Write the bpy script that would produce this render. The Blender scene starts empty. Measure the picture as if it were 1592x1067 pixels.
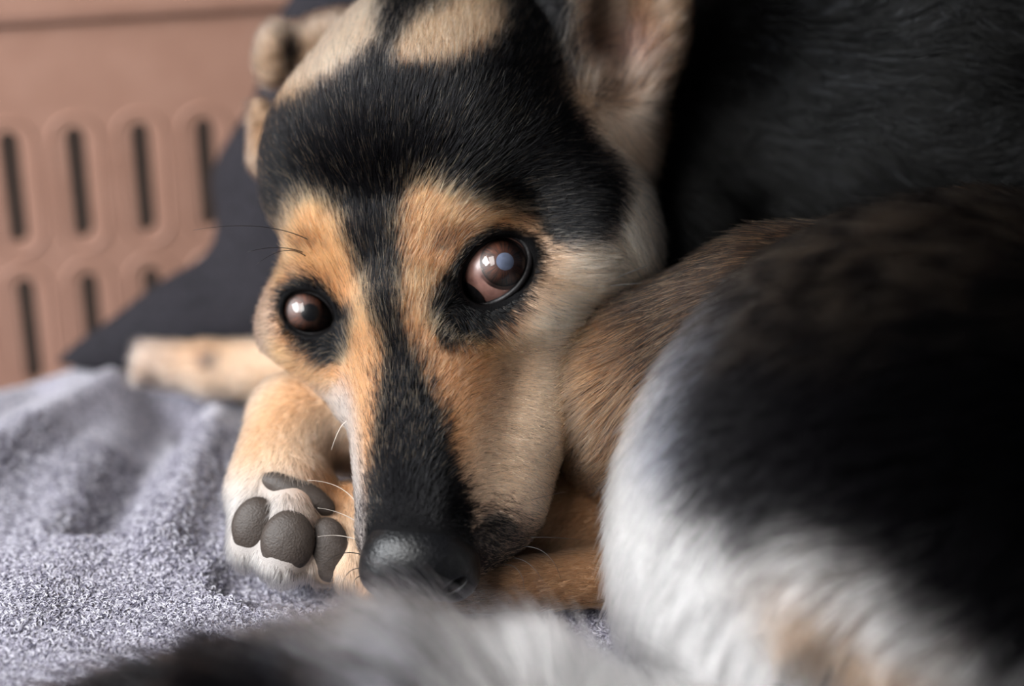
import bpy, math, random
import numpy as np
from mathutils import Matrix, Vector

rng = np.random.default_rng(7)
random.seed(7)
HAIR = 1.0            # fur density factor
C = bpy.context.scene.collection

# ---------------------------------------------------------------- view frame
# Everything is modelled in centimetres in a frame whose origin is the point in focus:
# X right, Y up, Z towards the viewpoint.  W() turns it into the world (metres, z up).
TH = math.radians(25.0)
FPX, DIST = 3096.0, 61.92
ct, st = math.cos(TH), math.sin(TH)
GY = 8.33

def W(p):
    p = np.asarray(p, float)
    x, y, z = p[..., 0], p[..., 1], p[..., 2]
    return np.stack([x, y * st - z * ct, y * ct + z * st + GY * ct], -1) * 0.01

def Winv(w):
    w = np.asarray(w, float) * 100.0
    x, a, b = w[..., 0], w[..., 1], w[..., 2] - GY * ct
    return np.stack([x, a * st + b * ct, -a * ct + b * st], -1)

def Wdir(v):
    v = np.asarray(v, float)
    return np.stack([v[..., 0], v[..., 1] * st - v[..., 2] * ct, v[..., 1] * ct + v[..., 2] * st], -1)

def P(px, py, d):
    s = (DIST - d) / FPX
    return np.array([(px - 796.0) * s, -(py - 533.5) * s, d])

def G(px, py):                    # point of the resting plane (world cm x, y) under a sight line
    a, b = (px - 796.0) / FPX, -(py - 533.5) / FPX
    d = (-GY * ct - b * DIST * ct) / (st - b * ct)
    s = DIST - d
    return np.array([a * s, b * s * st - d * ct])

def proj(p):
    s = FPX / (DIST - p[:, 2])
    return 796.0 + p[:, 0] * s, 533.5 - p[:, 1] * s

# ---------------------------------------------------------------- camera, light, exposure
cam = bpy.data.cameras.new('camera')
cam.lens, cam.sensor_width = 36.0 * FPX / 1592.0, 36.0
cam.clip_start, cam.clip_end = 0.02, 50
cam.dof.use_dof = True
cam.dof.focus_distance = (DIST + 0.1) * 0.01
cam.dof.aperture_fstop = 70.0 / 24.0
co = bpy.data.objects.new('camera', cam); C.objects.link(co)
co.location = Vector(W([0, 0, DIST])); co.rotation_euler = (math.pi / 2 - TH, 0, 0)
sc = bpy.context.scene
sc.camera = co
sc.view_settings.view_transform = 'Standard'
sc.view_settings.look = 'None'
sc.view_settings.gamma = 1.0
sc.view_settings.use_curve_mapping = False
sc.view_settings.exposure = 0.42

world = bpy.data.worlds.new('room_light'); sc.world = world
world.use_nodes = True
bg = world.node_tree.nodes['Background']
bg.inputs[0].default_value = (0.80, 0.86, 1.0, 1)
bg.inputs[1].default_value = 0.075

def area(name, pos, target, sx, sy, power, color):
    l = bpy.data.lights.new(name, 'AREA'); l.shape = 'RECTANGLE'; l.size, l.size_y = sx, sy
    l.energy = power; l.color = color
    o = bpy.data.objects.new(name, l); C.objects.link(o)
    p, t = Vector(W(pos)), Vector(W(target))
    o.location = p
    o.rotation_euler = (t - p).to_track_quat('-Z', 'Z').to_euler()
    return o
# the daylight window: two tall panes to the left; then an unseen back light, added for sheen
area('window_and_back_light', (-116, 48, 74), (-4, 0, 0), 0.5, 0.9, 44, (0.94, 0.97, 1.0))
area('window_and_back_light', (-70, 52, 118), (-4, 0, 0), 0.5, 0.9, 21, (1.0, 0.985, 0.96))
area('window_and_back_light', (40, 110, -60), (15, 5, -8), 0.8, 0.5, 34, (0.45, 0.65, 1.0))  # added back light for a blue sheen on the black coat, no window there

# ---------------------------------------------------------------- helpers
def lin(r, g, b):
    f = lambda c: (c / 255 / 12.92) if c / 255 <= 0.04045 else ((c / 255 + 0.055) / 1.055) ** 2.4
    return np.array([f(r), f(g), f(b)])

def material(name, build):
    m = bpy.data.materials.new(name); m.use_nodes = True
    nt = m.node_tree; nt.nodes.clear()
    out = nt.nodes.new('ShaderNodeOutputMaterial')
    build(nt, out)
    return m

def node(nt, kind, **kw):
    n = nt.nodes.new(kind)
    for k, v in kw.items():
        if k.startswith('i_'):
            key = k[2:].replace('_', ' ')
            n.inputs[key].default_value = v
        else:
            setattr(n, k, v)
    return n

def simple_mat(name, c1, c2, rough, scale, bump=0.2, detail=4, spec=0.4, coat=0.0, stretch=(1, 1, 1), bdist=0.001):
    def b(nt, out):
        tc = node(nt, 'ShaderNodeTexCoord')
        mp = node(nt, 'ShaderNodeMapping'); mp.inputs['Scale'].default_value = stretch
        nz = node(nt, 'ShaderNodeTexNoise'); nz.inputs['Scale'].default_value = scale; nz.inputs['Detail'].default_value = detail
        rp = node(nt, 'ShaderNodeValToRGB')
        rp.color_ramp.elements[0].color = (*c1, 1); rp.color_ramp.elements[1].color = (*c2, 1)
        rp.color_ramp.elements[0].position = 0.35; rp.color_ramp.elements[1].position = 0.65
        bs = node(nt, 'ShaderNodeBsdfPrincipled')
        bs.inputs['Roughness'].default_value = rough
        bs.inputs['Specular IOR Level'].default_value = spec
        bs.inputs['Coat Weight'].default_value = coat
        bp = node(nt, 'ShaderNodeBump'); bp.inputs['Strength'].default_value = bump; bp.inputs['Distance'].default_value = bdist
        L = nt.links.new
        L(tc.outputs['Object'], mp.inputs[0]); L(mp.outputs[0], nz.inputs['Vector'])
        L(nz.outputs['Fac'], rp.inputs[0]); L(rp.outputs[0], bs.inputs['Base Color'])
        L(nz.outputs['Fac'], bp.inputs['Height']); L(bp.outputs[0], bs.inputs['Normal'])
        L(bs.outputs[0], out.inputs[0])
    return material(name, b)

def mesh_obj(name, verts, faces, mat, parent=None, smooth=True, world=True):
    """verts in the modelling frame (cm) unless world=False (world cm); stored relative to the parent"""
    v = W(verts) if world else np.asarray(verts, float) * 0.01
    me = bpy.data.meshes.new(name)
    if parent is not None:
        v = v - np.array(parent.matrix_world.translation if parent.parent is None else parent['origin'])
    me.from_pydata([tuple(x) for x in v], [], [tuple(int(i) for i in f) for f in faces])
    if smooth:
        me.polygons.foreach_set('use_smooth', [True] * len(me.polygons))
    me.materials.append(mat); me.update()
    o = bpy.data.objects.new(name, me); C.objects.link(o)
    if parent is not None:
        o.parent = parent
        o['origin'] = list(parent['origin'])
    return o

def root_empty(name, loc, label, cat):
    o = bpy.data.objects.new(name, None); C.objects.link(o)
    o.location = loc; o.empty_display_size = 0.02
    o['origin'] = list(loc); o['label'] = label; o['category'] = cat
    bpy.context.view_layer.update()
    return o

# ---------------------------------------------------------------- implicit shapes
def rot(rx, ry, rz):
    return np.array(Matrix.Rotation(math.radians(rz), 3, 'Z') @ Matrix.Rotation(math.radians(ry), 3, 'Y') @ Matrix.Rotation(math.radians(rx), 3, 'X'))

def E(px, py, d, r, ang=(0, 0, 0)):
    return ('e', P(px, py, d), np.array(r, float), rot(*ang))
def K(*pts):
    """tapered limb through (px, py, d, r) joints"""
    return [('c', P(*a[:3]), a[3], P(*b[:3]), b[3]) for a, b in zip(pts, pts[1:])]

def sd(prim, p):
    if prim[0] == 'e':
        _, c, r, R = prim
        q = (p - c) @ R
        a = np.linalg.norm(q / r, axis=1); b = np.linalg.norm(q / (r * r), axis=1) + 1e-9
        return a * (a - 1.0) / b
    _, a, ra, b, rb = prim
    ba = b - a
    t = np.clip(((p - a) @ ba) / (ba @ ba), 0, 1)
    return np.linalg.norm(p - a - t[:, None] * ba, axis=1) - (ra + t * (rb - ra))

def smin(a, b, k):
    h = np.maximum(k - np.abs(a - b), 0) / k
    return np.minimum(a, b) - h * h * k * 0.25

def group_sd(prims, p, k):
    r = None
    for q in prims:
        v = sd(q, p)
        r = v if r is None else smin(r, v, k)
    return r

def surface(fn, lo, hi, h, block=8):
    """surface-net mesh of fn(p)=0, sampled only in the blocks near the surface"""
    lo = np.asarray(lo, float); n = np.ceil((np.asarray(hi) - lo) / h / block).astype(int) * block
    nb = n // block
    F = np.empty(n, np.float32)
    bi = np.stack(np.meshgrid(*[np.arange(k) for k in nb], indexing='ij'), -1).reshape(-1, 3)
    cen = lo + (bi * block + block / 2) * h
    v = fn(cen)
    near = np.abs(v) < block * h * 1.6
    F4 = F.reshape(nb[0], block, nb[1], block, nb[2], block)
    F4[:] = v.reshape(nb)[:, None, :, None, :, None]
    off = np.stack(np.meshgrid(*[np.arange(block)] * 3, indexing='ij'), -1).reshape(-1, 3)
    idx = np.nonzero(near)[0]
    for s in range(0, len(idx), 400):
        ii = idx[s:s + 400]
        g = bi[ii][:, None, :] * block + off[None]
        val = fn((lo + g.reshape(-1, 3) * h))
        gg = g.reshape(-1, 3)
        F[gg[:, 0], gg[:, 1], gg[:, 2]] = val
    F[0], F[-1] = 1, 1; F[:, 0], F[:, -1] = 1, 1; F[:, :, 0], F[:, :, -1] = 1, 1
    S = F < 0
    c = np.zeros(tuple(n - 1), np.int8)
    for i in (0, 1):
        for j in (0, 1):
            for k in (0, 1):
                c += S[i:n[0] - 1 + i, j:n[1] - 1 + j, k:n[2] - 1 + k]
    cells = np.argwhere((c > 0) & (c < 8))
    vid = -np.ones(tuple(n - 1), np.int64); vid[tuple(cells.T)] = np.arange(len(cells))
    acc = np.zeros((len(cells), 3)); cnt = np.zeros(len(cells))
    cor = [(i, j, k) for i in (0, 1) for j in (0, 1) for k in (0, 1)]
    val = {q: F[cells[:, 0] + q[0], cells[:, 1] + q[1], cells[:, 2] + q[2]] for q in cor}
    for a in cor:
        for ax in range(3):
            if a[ax]: continue
            b = list(a); b[ax] = 1; b = tuple(b)
            va, vb = val[a], val[b]
            m = (va < 0) != (vb < 0)
            t = np.where(m, va / np.where(m, va - vb, 1), 0)
            pt = np.tile(np.array(a, float), (len(cells), 1)); pt[:, ax] += t
            acc[m] += pt[m]; cnt[m] += 1
    verts = lo + (cells + acc / cnt[:, None]) * h
    faces = []
    for ax in range(3):
        sl0 = [slice(None)] * 3; sl1 = [slice(None)] * 3
        sl0[ax] = slice(0, -1); sl1[ax] = slice(1, None)
        cr = S[tuple(sl0)] != S[tuple(sl1)]
        e = np.argwhere(cr)
        u, w = [a for a in range(3) if a != ax]
        e = e[(e[:, u] > 0) & (e[:, w] > 0)]
        def cell(du, dw):
            q = e.copy(); q[:, u] -= du; q[:, w] -= dw
            return vid[q[:, 0], q[:, 1], q[:, 2]]
        f = np.stack([cell(1, 1), cell(0, 1), cell(0, 0), cell(1, 0)], 1)
        neg = S[e[:, 0], e[:, 1], e[:, 2]]
        flip = neg if ax != 1 else ~neg
        f[~flip] = f[~flip][:, ::-1]
        f = f[(f >= 0).all(1)]
        faces.append(f)
    return verts, np.concatenate(faces)

def relax(v, f, it=2):
    for _ in range(it):
        s = np.zeros_like(v); c = np.zeros(len(v))
        for a, b in ((0, 1), (1, 2), (2, 3), (3, 0)):
            for x, y in ((a, b), (b, a)):
                np.add.at(s, f[:, x], v[f[:, y]]); np.add.at(c, f[:, x], 1)
        v = 0.5 * v + 0.5 * s / np.maximum(c, 1)[:, None]
    return v

def vnormals(v, f):
    n = np.zeros_like(v)
    fn = np.cross(v[f[:, 2]] - v[f[:, 0]], v[f[:, 3]] - v[f[:, 1]])
    for k in range(4): np.add.at(n, f[:, k], fn)
    return n / (np.linalg.norm(n, axis=1)[:, None] + 1e-12)

# ---------------------------------------------------------------- the dog's shape
EYES = {  # centre px, depth, ball radius, opening half axes (px), tilt
    'near': dict(c=(771, 420), d=-1.80, R=1.30, ax=(58, 42), tilt=-46),
    'far':  dict(c=(480, 487), d=-3.30, R=1.12, ax=(39, 31), tilt=22),
}
HEAD = [
    E(674, 238, -5.4, (5.15, 4.95, 5.2)),
    E(705, 110, -6.2, (3.9, 3.2, 4.2)),
    E(845, 275, -4.0, (2.4, 2.3, 2.6)),
    E(512, 275, -4.9, (2.05, 2.9, 3.0)),
    E(893, 385, -4.3, (2.3, 3.2, 3.2)),
    *K((800, 555, -3.1, 2.0), (742, 795, -1.3, 1.75)),
    *K((618, 420, -2.0, 1.3), (632, 500, -1.2, 1.4), (648, 815, 0.8, 1.3)),
    *K((614, 560, -2.2, 1.6), (622, 820, -0.35, 1.26)),
    *K((690, 430, -2.2, 1.7), (705, 560, -1.7, 1.9), (692, 820, -0.15, 1.62)),
    *K((852, 470, -2.8, 1.15), (832, 620, -2.1, 1.05), (792, 775, -0.95, 1.0)),
    E(922, 360, -3.4, (1.4, 2.2, 1.5)),
    E(512, 455, -4.3, (1.5, 1.9, 2.2)),
    E(720, 350, -1.3, (1.7, 1.0, 1.0), (0, 0, -8)),
    E(505, 370, -2.4, (1.0, 1.2, 1.0)),
    E(560, 440, -2.6, (1.2, 1.6, 1.2)),
    E(805, 505, -2.2, (1.9, 1.2, 1.6)),
    E(771, 425, -2.5, (2.0, 1.8, 1.6)),
    E(480, 493, -3.35, (1.35, 1.35, 1.35)),
    E(608, 385, -2.2, (1.6, 1.4, 1.4)),
    *K((468, 515, -3.6, 0.95), (565, 605, -2.5, 1.1)),
    E(655, 850, 0.3, (1.45, 1.05, 1.2)),
]
EAR_BASE = [*K((850, 150, -4.1, 0.8), (855, -70, -5.2, 0.7)), *K((900, 170, -4.9, 1.2), (955, 245, -5.2, 1.2)), E(985, 190, -6.4, (0.8, 0.7, 0.9))]
EAR_OUT = E(945, 50, -5.5, (2.35, 4.4, 1.8), (0, -10, -10))
EAR_CUT = E(950, 36, -4.2, (1.95, 4.0, 1.5), (0, -10, -10))
EAR_RIM = K((1005, -40, -5.2, 0.45), (1016, 60, -4.9, 0.5), (992, 140, -4.9, 0.55), (970, 190, -5.2, 0.6))
EAR_FAR = [E(500, 72, -9.0, (2.1, 1.05, 1.2), (0, 0, 22)), E(428, 84, -8.5, (0.65, 1.2, 0.8), (0, 0, -8)),
           *K((404, 165, -8.0, 0.35), (424, 240, -7.5, 0.8))]
LEGS = [
    *K((560, 640, -5.8, 2.3), (463, 655, -4.6, 1.55), (427, 765, -3.0, 1.55)),
    *K((400, 790, -2.1, 0.85), (394, 848, -1.75, 0.8)),
    *K((456, 790, -1.7, 0.9), (442, 868, -1.15, 0.85)),
    *K((505, 820, -2.2, 0.8), (503, 872, -1.65, 0.8)),
    *K((455, 750, -2.6, 1.2), (500, 790, -2.8, 0.9)),
    *K((548, 780, -2.6, 0.65), (553, 888, -1.3, 0.72)),
    *K((590, 930, -1.0, 0.7), (690, 925, -1.0, 0.9), (830, 913, -0.9, 0.85), (1000, 895, -1.1, 1.1)),
    *K((690, 800, -3.8, 1.6), (970, 830, -4.2, 2.0)),
    *K((620, 560, -11.2, 1.6), (470, 577, -12.2, 1.25), (330, 574, -12.5, 1.0), (245, 566, -12.7, 0.85)),
    E(210, 580, -12.1, (0.7, 0.42, 0.45)), E(202, 560, -12.6, (0.75, 0.42, 0.5)), E(216, 545, -13.2, (0.6, 0.4, 0.5)),
]
BODY = [
    *K((860, 210, -12.5, 5.0), (1220, 240, -13.5, 6.0)),
    E(1480, 130, -13.5, (12, 9, 8.6)),
    E(1420, 60, -9.5, (5, 4, 4)),
    *K((960, 420, -9, 4), (720, 640, -8.0, 2.8)),
]
THIGH = [*K((1015, 612, -3.1, 3.3), (1245, 568, -1.6, 4.05), (1520, 562, -1.2, 5.0))]
HIP = [E(1508, 856, 2.5, (10.1, 9.9, 6.6))]
TAIL = K((130, 1175, 5.2, 0.7), (400, 1122, 5.9, 1.05), (640, 1088, 6.0, 1.2), (820, 1145, 6.0, 1.3), (980, 1225, 6.0, 1.6), (1180, 1240, 6.0, 2.0))

EYE_CUT = []
for e in EYES.values():
    s = (DIST - (e['d'] + e['R'])) / FPX
    EYE_CUT.append(E(*e['c'], e['d'] + 1.3, (e['ax'][0] * s * 1.08, e['ax'][1] * s * 1.08, 2.2), (0, 0, e['tilt'] * -1)))
UP = np.array([0, ct, st])

def f_head(p):
    h = group_sd(HEAD, p, 1.1)
    for c in EYE_CUT:
        v = -sd(c, p)
        k = 0.12
        hh = np.maximum(k - np.abs(h - v), 0) / k
        h = np.maximum(h, v) + hh * hh * k * 0.25
    return h
def f_ear(p):
    o = np.maximum(sd(EAR_OUT, p), -sd(EAR_CUT, p))
    o = smin(o, group_sd(EAR_RIM, p, 0.3), 0.4)
    o = smin(o, group_sd(EAR_BASE, p, 1.0), 1.1)
    return np.minimum(o, group_sd(EAR_FAR, p, 0.4))
def f_legs(p): return group_sd(LEGS, p, 0.3)
def f_body(p): return group_sd(BODY, p, 1.5)
def f_thigh(p): return group_sd(THIGH, p, 0.8)
def f_hip(p): return group_sd(HIP, p, 0.5)
def f_tail(p): return group_sd(TAIL, p, 0.5)
REG = [f_head, f_ear, f_legs, f_body, f_thigh, f_hip, f_tail]
HEADR, EARR, LEGR, BODYR, THIGHR, HIPR, TAILR = range(7)

def f_dog(p):
    r = smin(smin(f_head(p), f_ear(p), 0.5), f_body(p), 0.6)
    r = smin(r, f_legs(p), 0.2)
    r = smin(r, f_thigh(p), 0.06)
    r = smin(r, f_hip(p), 0.5)
    r = smin(r, f_tail(p), 0.2)
    return np.maximum(r, -(p @ UP) - GY * ct - 0.35)

dv, df = surface(f_dog, (-14.2, -18, -23), (22, 13.5, 10.5), 0.17)
dv = relax(dv, df, 2)
dn = vnormals(dv, df)
print('dog verts', len(dv))

# ---------------------------------------------------------------- coat markings
def poly_sd(px, py, pts):
    """signed distance (px) to a closed outline, negative inside"""
    pts = np.array(pts, float)
    d = np.full(len(px), 1e9); ins = np.zeros(len(px), bool)
    for a, b in zip(pts, np.roll(pts, -1, 0)):
        e = b - a
        t = np.clip(((px - a[0]) * e[0] + (py - a[1]) * e[1]) / (e @ e + 1e-9), 0, 1)
        d = np.minimum(d, np.hypot(px - a[0] - t * e[0], py - a[1] - t * e[1]))
        cr = ((a[1] > py) != (b[1] > py)) & (px < (b[0] - a[0]) * (py - a[1]) / (b[1] - a[1] + 1e-9) + a[0])
        ins ^= cr
    return np.where(ins, -d, d)

def sstep(x, a, b):
    t = np.clip((x - a) / (b - a), 0, 1); return t * t * (3 - 2 * t)

CAP = [(365, 205), (419, 187), (458, 174), (522, 136), (552, 114), (583, 80), (587, 40), (590, -60), (870, -60), (868, 60), (872, 140),
       (900, 205), (940, 248), (956, 275), (953, 305), (938, 350), (918, 370), (862, 376), (845, 365), (833, 340), (794, 320), (746, 318), (690, 300), (665, 287),
       (640, 292), (621, 314), (612, 349), (613, 387), (618, 424), (616, 451), (622, 481), (624, 511), (638, 541), (660, 586), (684, 639), (696, 677),
       (712, 740), (738, 800), (742, 960), (555, 960), (566, 800), (575, 740), (581, 677), (585, 632), (592, 586), (598, 549), (590, 520), (579, 496),
       (568, 458), (557, 424), (545, 383), (534, 349), (513, 325), (487, 313), (457, 325), (440, 370), (415, 420), (380, 430)]
TANTOP = [(621, 56), (647, 30), (690, 9), (700, -60), (770, -60), (785, 26), (781, 56), (759, 90), (725, 108), (677, 125), (638, 118), (608, 118), (598, 99)]
EYEN = [(672, 497), (686, 458), (713, 409), (730, 382), (762, 362), (800, 364), (826, 372), (838, 392), (829, 430), (808, 462), (778, 492), (740, 510), (702, 514), (680, 508)]
EYEF = [(434, 478), (440, 455), (464, 438), (498, 446), (524, 481), (540, 503), (536, 541), (528, 556), (498, 548), (468, 530), (445, 508)]

T = {k: lin(*v) for k, v in dict(black=(11, 10, 12), tan=(194, 145, 104), cream=(222, 192, 166), white=(186, 182, 180), deep=(182, 128, 86),
     pink=(170, 120, 112), grizz=(90, 80, 71), dkbrown=(36, 30, 28), grey=(146, 151, 168)).items()}

def eye_dist(px, py):
    """0 at the rim of an eye opening, negative inside, in px"""
    d = np.full(len(px), 1e9)
    for e in EYES.values():
        a = math.radians(e['tilt']); dx, dy = px - e['c'][0], py - e['c'][1]
        u, v = dx * math.cos(a) + dy * math.sin(a), -dx * math.sin(a) + dy * math.cos(a)
        q = np.hypot(u / e['ax'][0], v / e['ax'][1])
        d = np.minimum(d, (q - 1) * 50)
    return d

def mix(a, b, t): return a + (b - a) * t[:, None]

def coat(px, py, d, reg, jit, tuft=None):
    """base colour of the coat at a point; jit (px) breaks the marking edges hair by hair"""
    n = len(px); one = np.ones((n, 1))
    out = one * T['black']
    skin = not np.any(jit)
    r1 = np.full(n, 0.5) if skin else rng.random(n)
    if tuft is not None: r1 = np.where((reg == HIPR) | (reg == TAILR), tuft, r1)
    # head
    m = reg == HEADR
    x, y, j = px[m] , py[m], jit[m]
    base = mix(one[m] * T['tan'], T['cream'], sstep(x + 0.22 * (y - 500), 720, 860))
    base = mix(base, lin(238, 212, 186)[None] * one[m], sstep(x + 0.45 * (y - 500) + j * 2.5, 770, 960) * sstep(y, 860, 760))
    base = mix(base, T['cream'], sstep(y, 640, 760) * sstep(x, 700, 790) * 0.6)
    base = mix(base, T['deep'], np.exp(-((x - 720) / 60) ** 2 - ((y - 560) / 70) ** 2) * 0.6)
    left = 0.4 * sstep(x, 450, 415) * sstep(y, 380, 440) + sstep(x - 0.14 * (y - 600), 560, 530) * sstep(y, 572, 640)
    base = mix(base, T['white'], np.clip(left, 0, 1) * 0.85)
    base = mix(base, T['grizz'] * 1.6, sstep(x, 965, 1000) * sstep(y, 420, 300) * (r1[m] < 0.5))
    base = mix(base, T['cream'], sstep(y, 200, 120) * (0.45 + 0.4 * sstep(x, 640, 560)))
    # speckled lip
    speck = sstep(np.hypot((x - 775) / 1.0, (y - 850) / 1.2), 85, 25)
    base = mix(base, T['dkbrown'] * 1.5, (r1[m] < speck * 0.62) * 1.0)
    cap = np.minimum(poly_sd(x, y, CAP), 1e9)
    cap = np.maximum(cap, -poly_sd(x, y, TANTOP))
    blk = sstep(cap + j * 1.3, 7, -7)
    eye = np.minimum(poly_sd(x, y, EYEN), poly_sd(x, y, EYEF)) - 9 + j * 0.7
    eye = np.minimum(eye, eye_dist(x, y) - 16 + j * 0.3)
    blk = np.maximum(blk, sstep(eye, 6, -6))
    # greyish brow whorl
    wh = np.exp(-((x - 690) / 24) ** 2 - ((y - 385) / 26) ** 2) + 0.8 * np.exp(-((x - 478) / 16) ** 2 - ((y - 385) / 22) ** 2)
    blk = np.maximum(blk, (r1[m] < 0.55 * wh) * 0.85)
    # light hairs through the black, some painted for sparkle, dark hairs through the tan
    r2 = np.full(m.sum(), 0.5) if skin else rng.random(m.sum())
    tip = np.where(r2 < 0.07 * (y < 740) + 0.08 * sstep(y, 480, 560) * sstep(y, 740, 680), 0.8, 0.0)
    blk = blk * (1 - tip * 0.85)
    blk = np.maximum(blk, np.where(r2 > 0.90, 0.8, 0))
    out[m] = mix(base, T['black'], blk)
    # ears: inner colours darkened, painting in the shade of the cup
    m = reg == EARR
    x, y, j = px[m], py[m], jit[m]
    b = mix(one[m] * T['cream'] * 0.58, T['tan'] * 0.72, sstep(x, 985, 1040) * 0.8 + sstep(y, 140, 230) * 0.4)
    b = mix(b, T['pink'] * 0.55, 0.85 * np.exp(-((x - 965) / 45) ** 2 - ((y - 80) / 60) ** 2))
    b = mix(b, T['dkbrown'], (r1[m] < 0.24) * 0.8)
    blk = sstep(x + j - 0.12 * y, 878, 856) * (x > 650)
    blk = np.maximum(blk, (x < 650) * np.exp(-((x - 452) / 20) ** 2 - ((y - 85) / 45) ** 2))
    out[m] = mix(b, T['black'], blk)
    # legs
    m = reg == LEGR
    x, y = px[m], py[m]
    b = mix(one[m] * T['tan'], T['cream'], 0.68 + 0.32 * np.sin(x * 0.021 + y * 0.033))
    b = mix(b, T['white'], sstep(y, 700, 790) * sstep(x, 540, 420) * 0.9)
    b = mix(b, T['white'], sstep(x, 330, 230) * sstep(y, 640, 600) * 0.5)
    b = mix(b, T['deep'] * 0.8, np.exp(-((x - 510) / 40) ** 2 - ((y - 735) / 45) ** 2) * 0.9)
    b = mix(b, T['grey'] * 0.25, np.exp(-((x - 325) / 16) ** 2 - ((y - 560) / 16) ** 2) * 0.8 * (y < 640))
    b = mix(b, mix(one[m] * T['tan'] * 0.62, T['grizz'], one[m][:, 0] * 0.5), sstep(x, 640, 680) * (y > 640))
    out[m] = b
    # torso stays black, a few hairs painted blue-grey as glints of sheen
    m = reg == BODYR
    out[m] = mix(one[m] * T['black'] * 0.5, T['grey'] * 0.30, (r1[m] < 0.09) * 0.8)
    # thigh
    m = reg == THIGHR
    x, y, j = px[m], py[m], jit[m]
    t = sstep(x - 0.55 * (y - 560) + j * 2.5, 930, 1080)
    b = mix(mix(one[m] * T['tan'] * 0.66, T['grizz'] * 1.1, one[m][:, 0] * 0.35), T['dkbrown'], t * 0.92)
    b = mix(b, T['tan'] * 0.6, (r1[m] < 0.22 * (1 - 0.7 * sstep(x, 1150, 1500))) * 0.8)
    b = mix(b, T['black'], ((r1[m] > 0.68)) * 0.85)
    out[m] = b
    # hip
    m = reg == HIPR
    x, y, j = px[m], py[m], jit[m]
    white = np.array([(1175, 430), (1130, 520), (1100, 620), (1110, 730), (1200, 785), (1330, 815), (1450, 870), (1540, 950), (1600, 1010), (1700, 1050), (1700, 1400), (700, 1400), (700, 430)])
    w = sstep(poly_sd(x, y, white) + j * 4.0, 55, -55)
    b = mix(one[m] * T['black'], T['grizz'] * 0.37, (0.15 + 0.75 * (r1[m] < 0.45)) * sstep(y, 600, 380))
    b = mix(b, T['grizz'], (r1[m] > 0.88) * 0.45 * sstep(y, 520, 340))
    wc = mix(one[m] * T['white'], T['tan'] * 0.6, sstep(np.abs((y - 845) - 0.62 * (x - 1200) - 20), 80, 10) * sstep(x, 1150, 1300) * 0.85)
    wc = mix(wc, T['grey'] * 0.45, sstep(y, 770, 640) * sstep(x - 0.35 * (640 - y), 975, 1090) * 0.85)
    wc = mix(wc, T['dkbrown'], np.exp(-((x - 1320 - 0.6 * (y - 1000)) / 50) ** 2) * sstep(y, 880, 960) * 0.75)
    b = mix(b, wc, w)
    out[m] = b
    # tail
    m = reg == TAILR
    x, y, j = px[m], py[m], jit[m]
    w = sstep(x + j * 5 - 0.9 * (y - 1000), 430, 600)
    b = mix(one[m] * T['black'], T['white'], w)
    b = mix(b, T['grey'] * 0.4, np.exp(-((x - 650) / 100) ** 2) * sstep(y, 990, 1040) * 0.55)
    b = mix(b, T['dkbrown'], (r1[m] > 0.8) * w * 0.85 * sstep(x, 860, 640))
    b = mix(b, T['dkbrown'], (r1[m] < 0.3) * (1 - w))
    out[m] = b
    return out

def regions(p):
    return np.argmin(np.stack([f(p) for f in REG], 0), 0)

# ---------------------------------------------------------------- materials of the dog
def coat_skin(nt, out):
    at = node(nt, 'ShaderNodeAttribute', attribute_name='coat')
    nz = node(nt, 'ShaderNodeTexNoise'); nz.inputs['Scale'].default_value = 900
    bs = node(nt, 'ShaderNodeBsdfPrincipled'); bs.inputs['Roughness'].default_value = 0.7; bs.inputs['Specular IOR Level'].default_value = 0.08
    bp = node(nt, 'ShaderNodeBump'); bp.inputs['Distance'].default_value = 0.0006; bp.inputs['Strength'].default_value = 0.6
    nt.links.new(at.outputs['Color'], bs.inputs['Base Color'])
    nt.links.new(nz.outputs['Fac'], bp.inputs['Height']); nt.links.new(bp.outputs[0], bs.inputs['Normal'])
    nt.links.new(bs.outputs[0], out.inputs[0])
M_SKIN = material('dog_skin', coat_skin)

def fur_shader(nt, out):
    at = node(nt, 'ShaderNodeAttribute', attribute_name='coat')
    hi = node(nt, 'ShaderNodeHairInfo')
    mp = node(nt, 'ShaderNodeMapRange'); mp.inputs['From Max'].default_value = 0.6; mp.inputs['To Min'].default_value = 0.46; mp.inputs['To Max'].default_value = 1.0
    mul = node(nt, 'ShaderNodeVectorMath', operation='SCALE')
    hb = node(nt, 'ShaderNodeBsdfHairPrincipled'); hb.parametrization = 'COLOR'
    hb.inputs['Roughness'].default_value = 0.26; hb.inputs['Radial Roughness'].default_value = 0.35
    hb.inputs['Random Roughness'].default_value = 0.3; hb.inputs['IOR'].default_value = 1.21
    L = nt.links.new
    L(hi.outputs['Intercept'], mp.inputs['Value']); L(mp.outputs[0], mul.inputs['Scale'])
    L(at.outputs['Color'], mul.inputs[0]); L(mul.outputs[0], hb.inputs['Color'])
    L(hb.outputs[0], out.inputs[0])
M_FUR = material('dog_fur', fur_shader)

# ---------------------------------------------------------------- build the dog
dog = root_empty('dog', tuple(W(P(760, 800, -4)) * np.array([1, 1, 0])), 'black, tan and white dog curled up on a grey wool blanket, looking at the viewer', 'dog')
reg_v = regions(dv)
pxv, pyv = proj(dv)
body = mesh_obj('body', dv, df, M_SKIN, dog)
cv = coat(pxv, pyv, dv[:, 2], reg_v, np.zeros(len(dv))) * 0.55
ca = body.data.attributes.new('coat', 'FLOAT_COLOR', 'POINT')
ca.data.foreach_set('color', np.concatenate([cv, np.ones((len(cv), 1))], 1).astype(np.float32).ravel())

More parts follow.
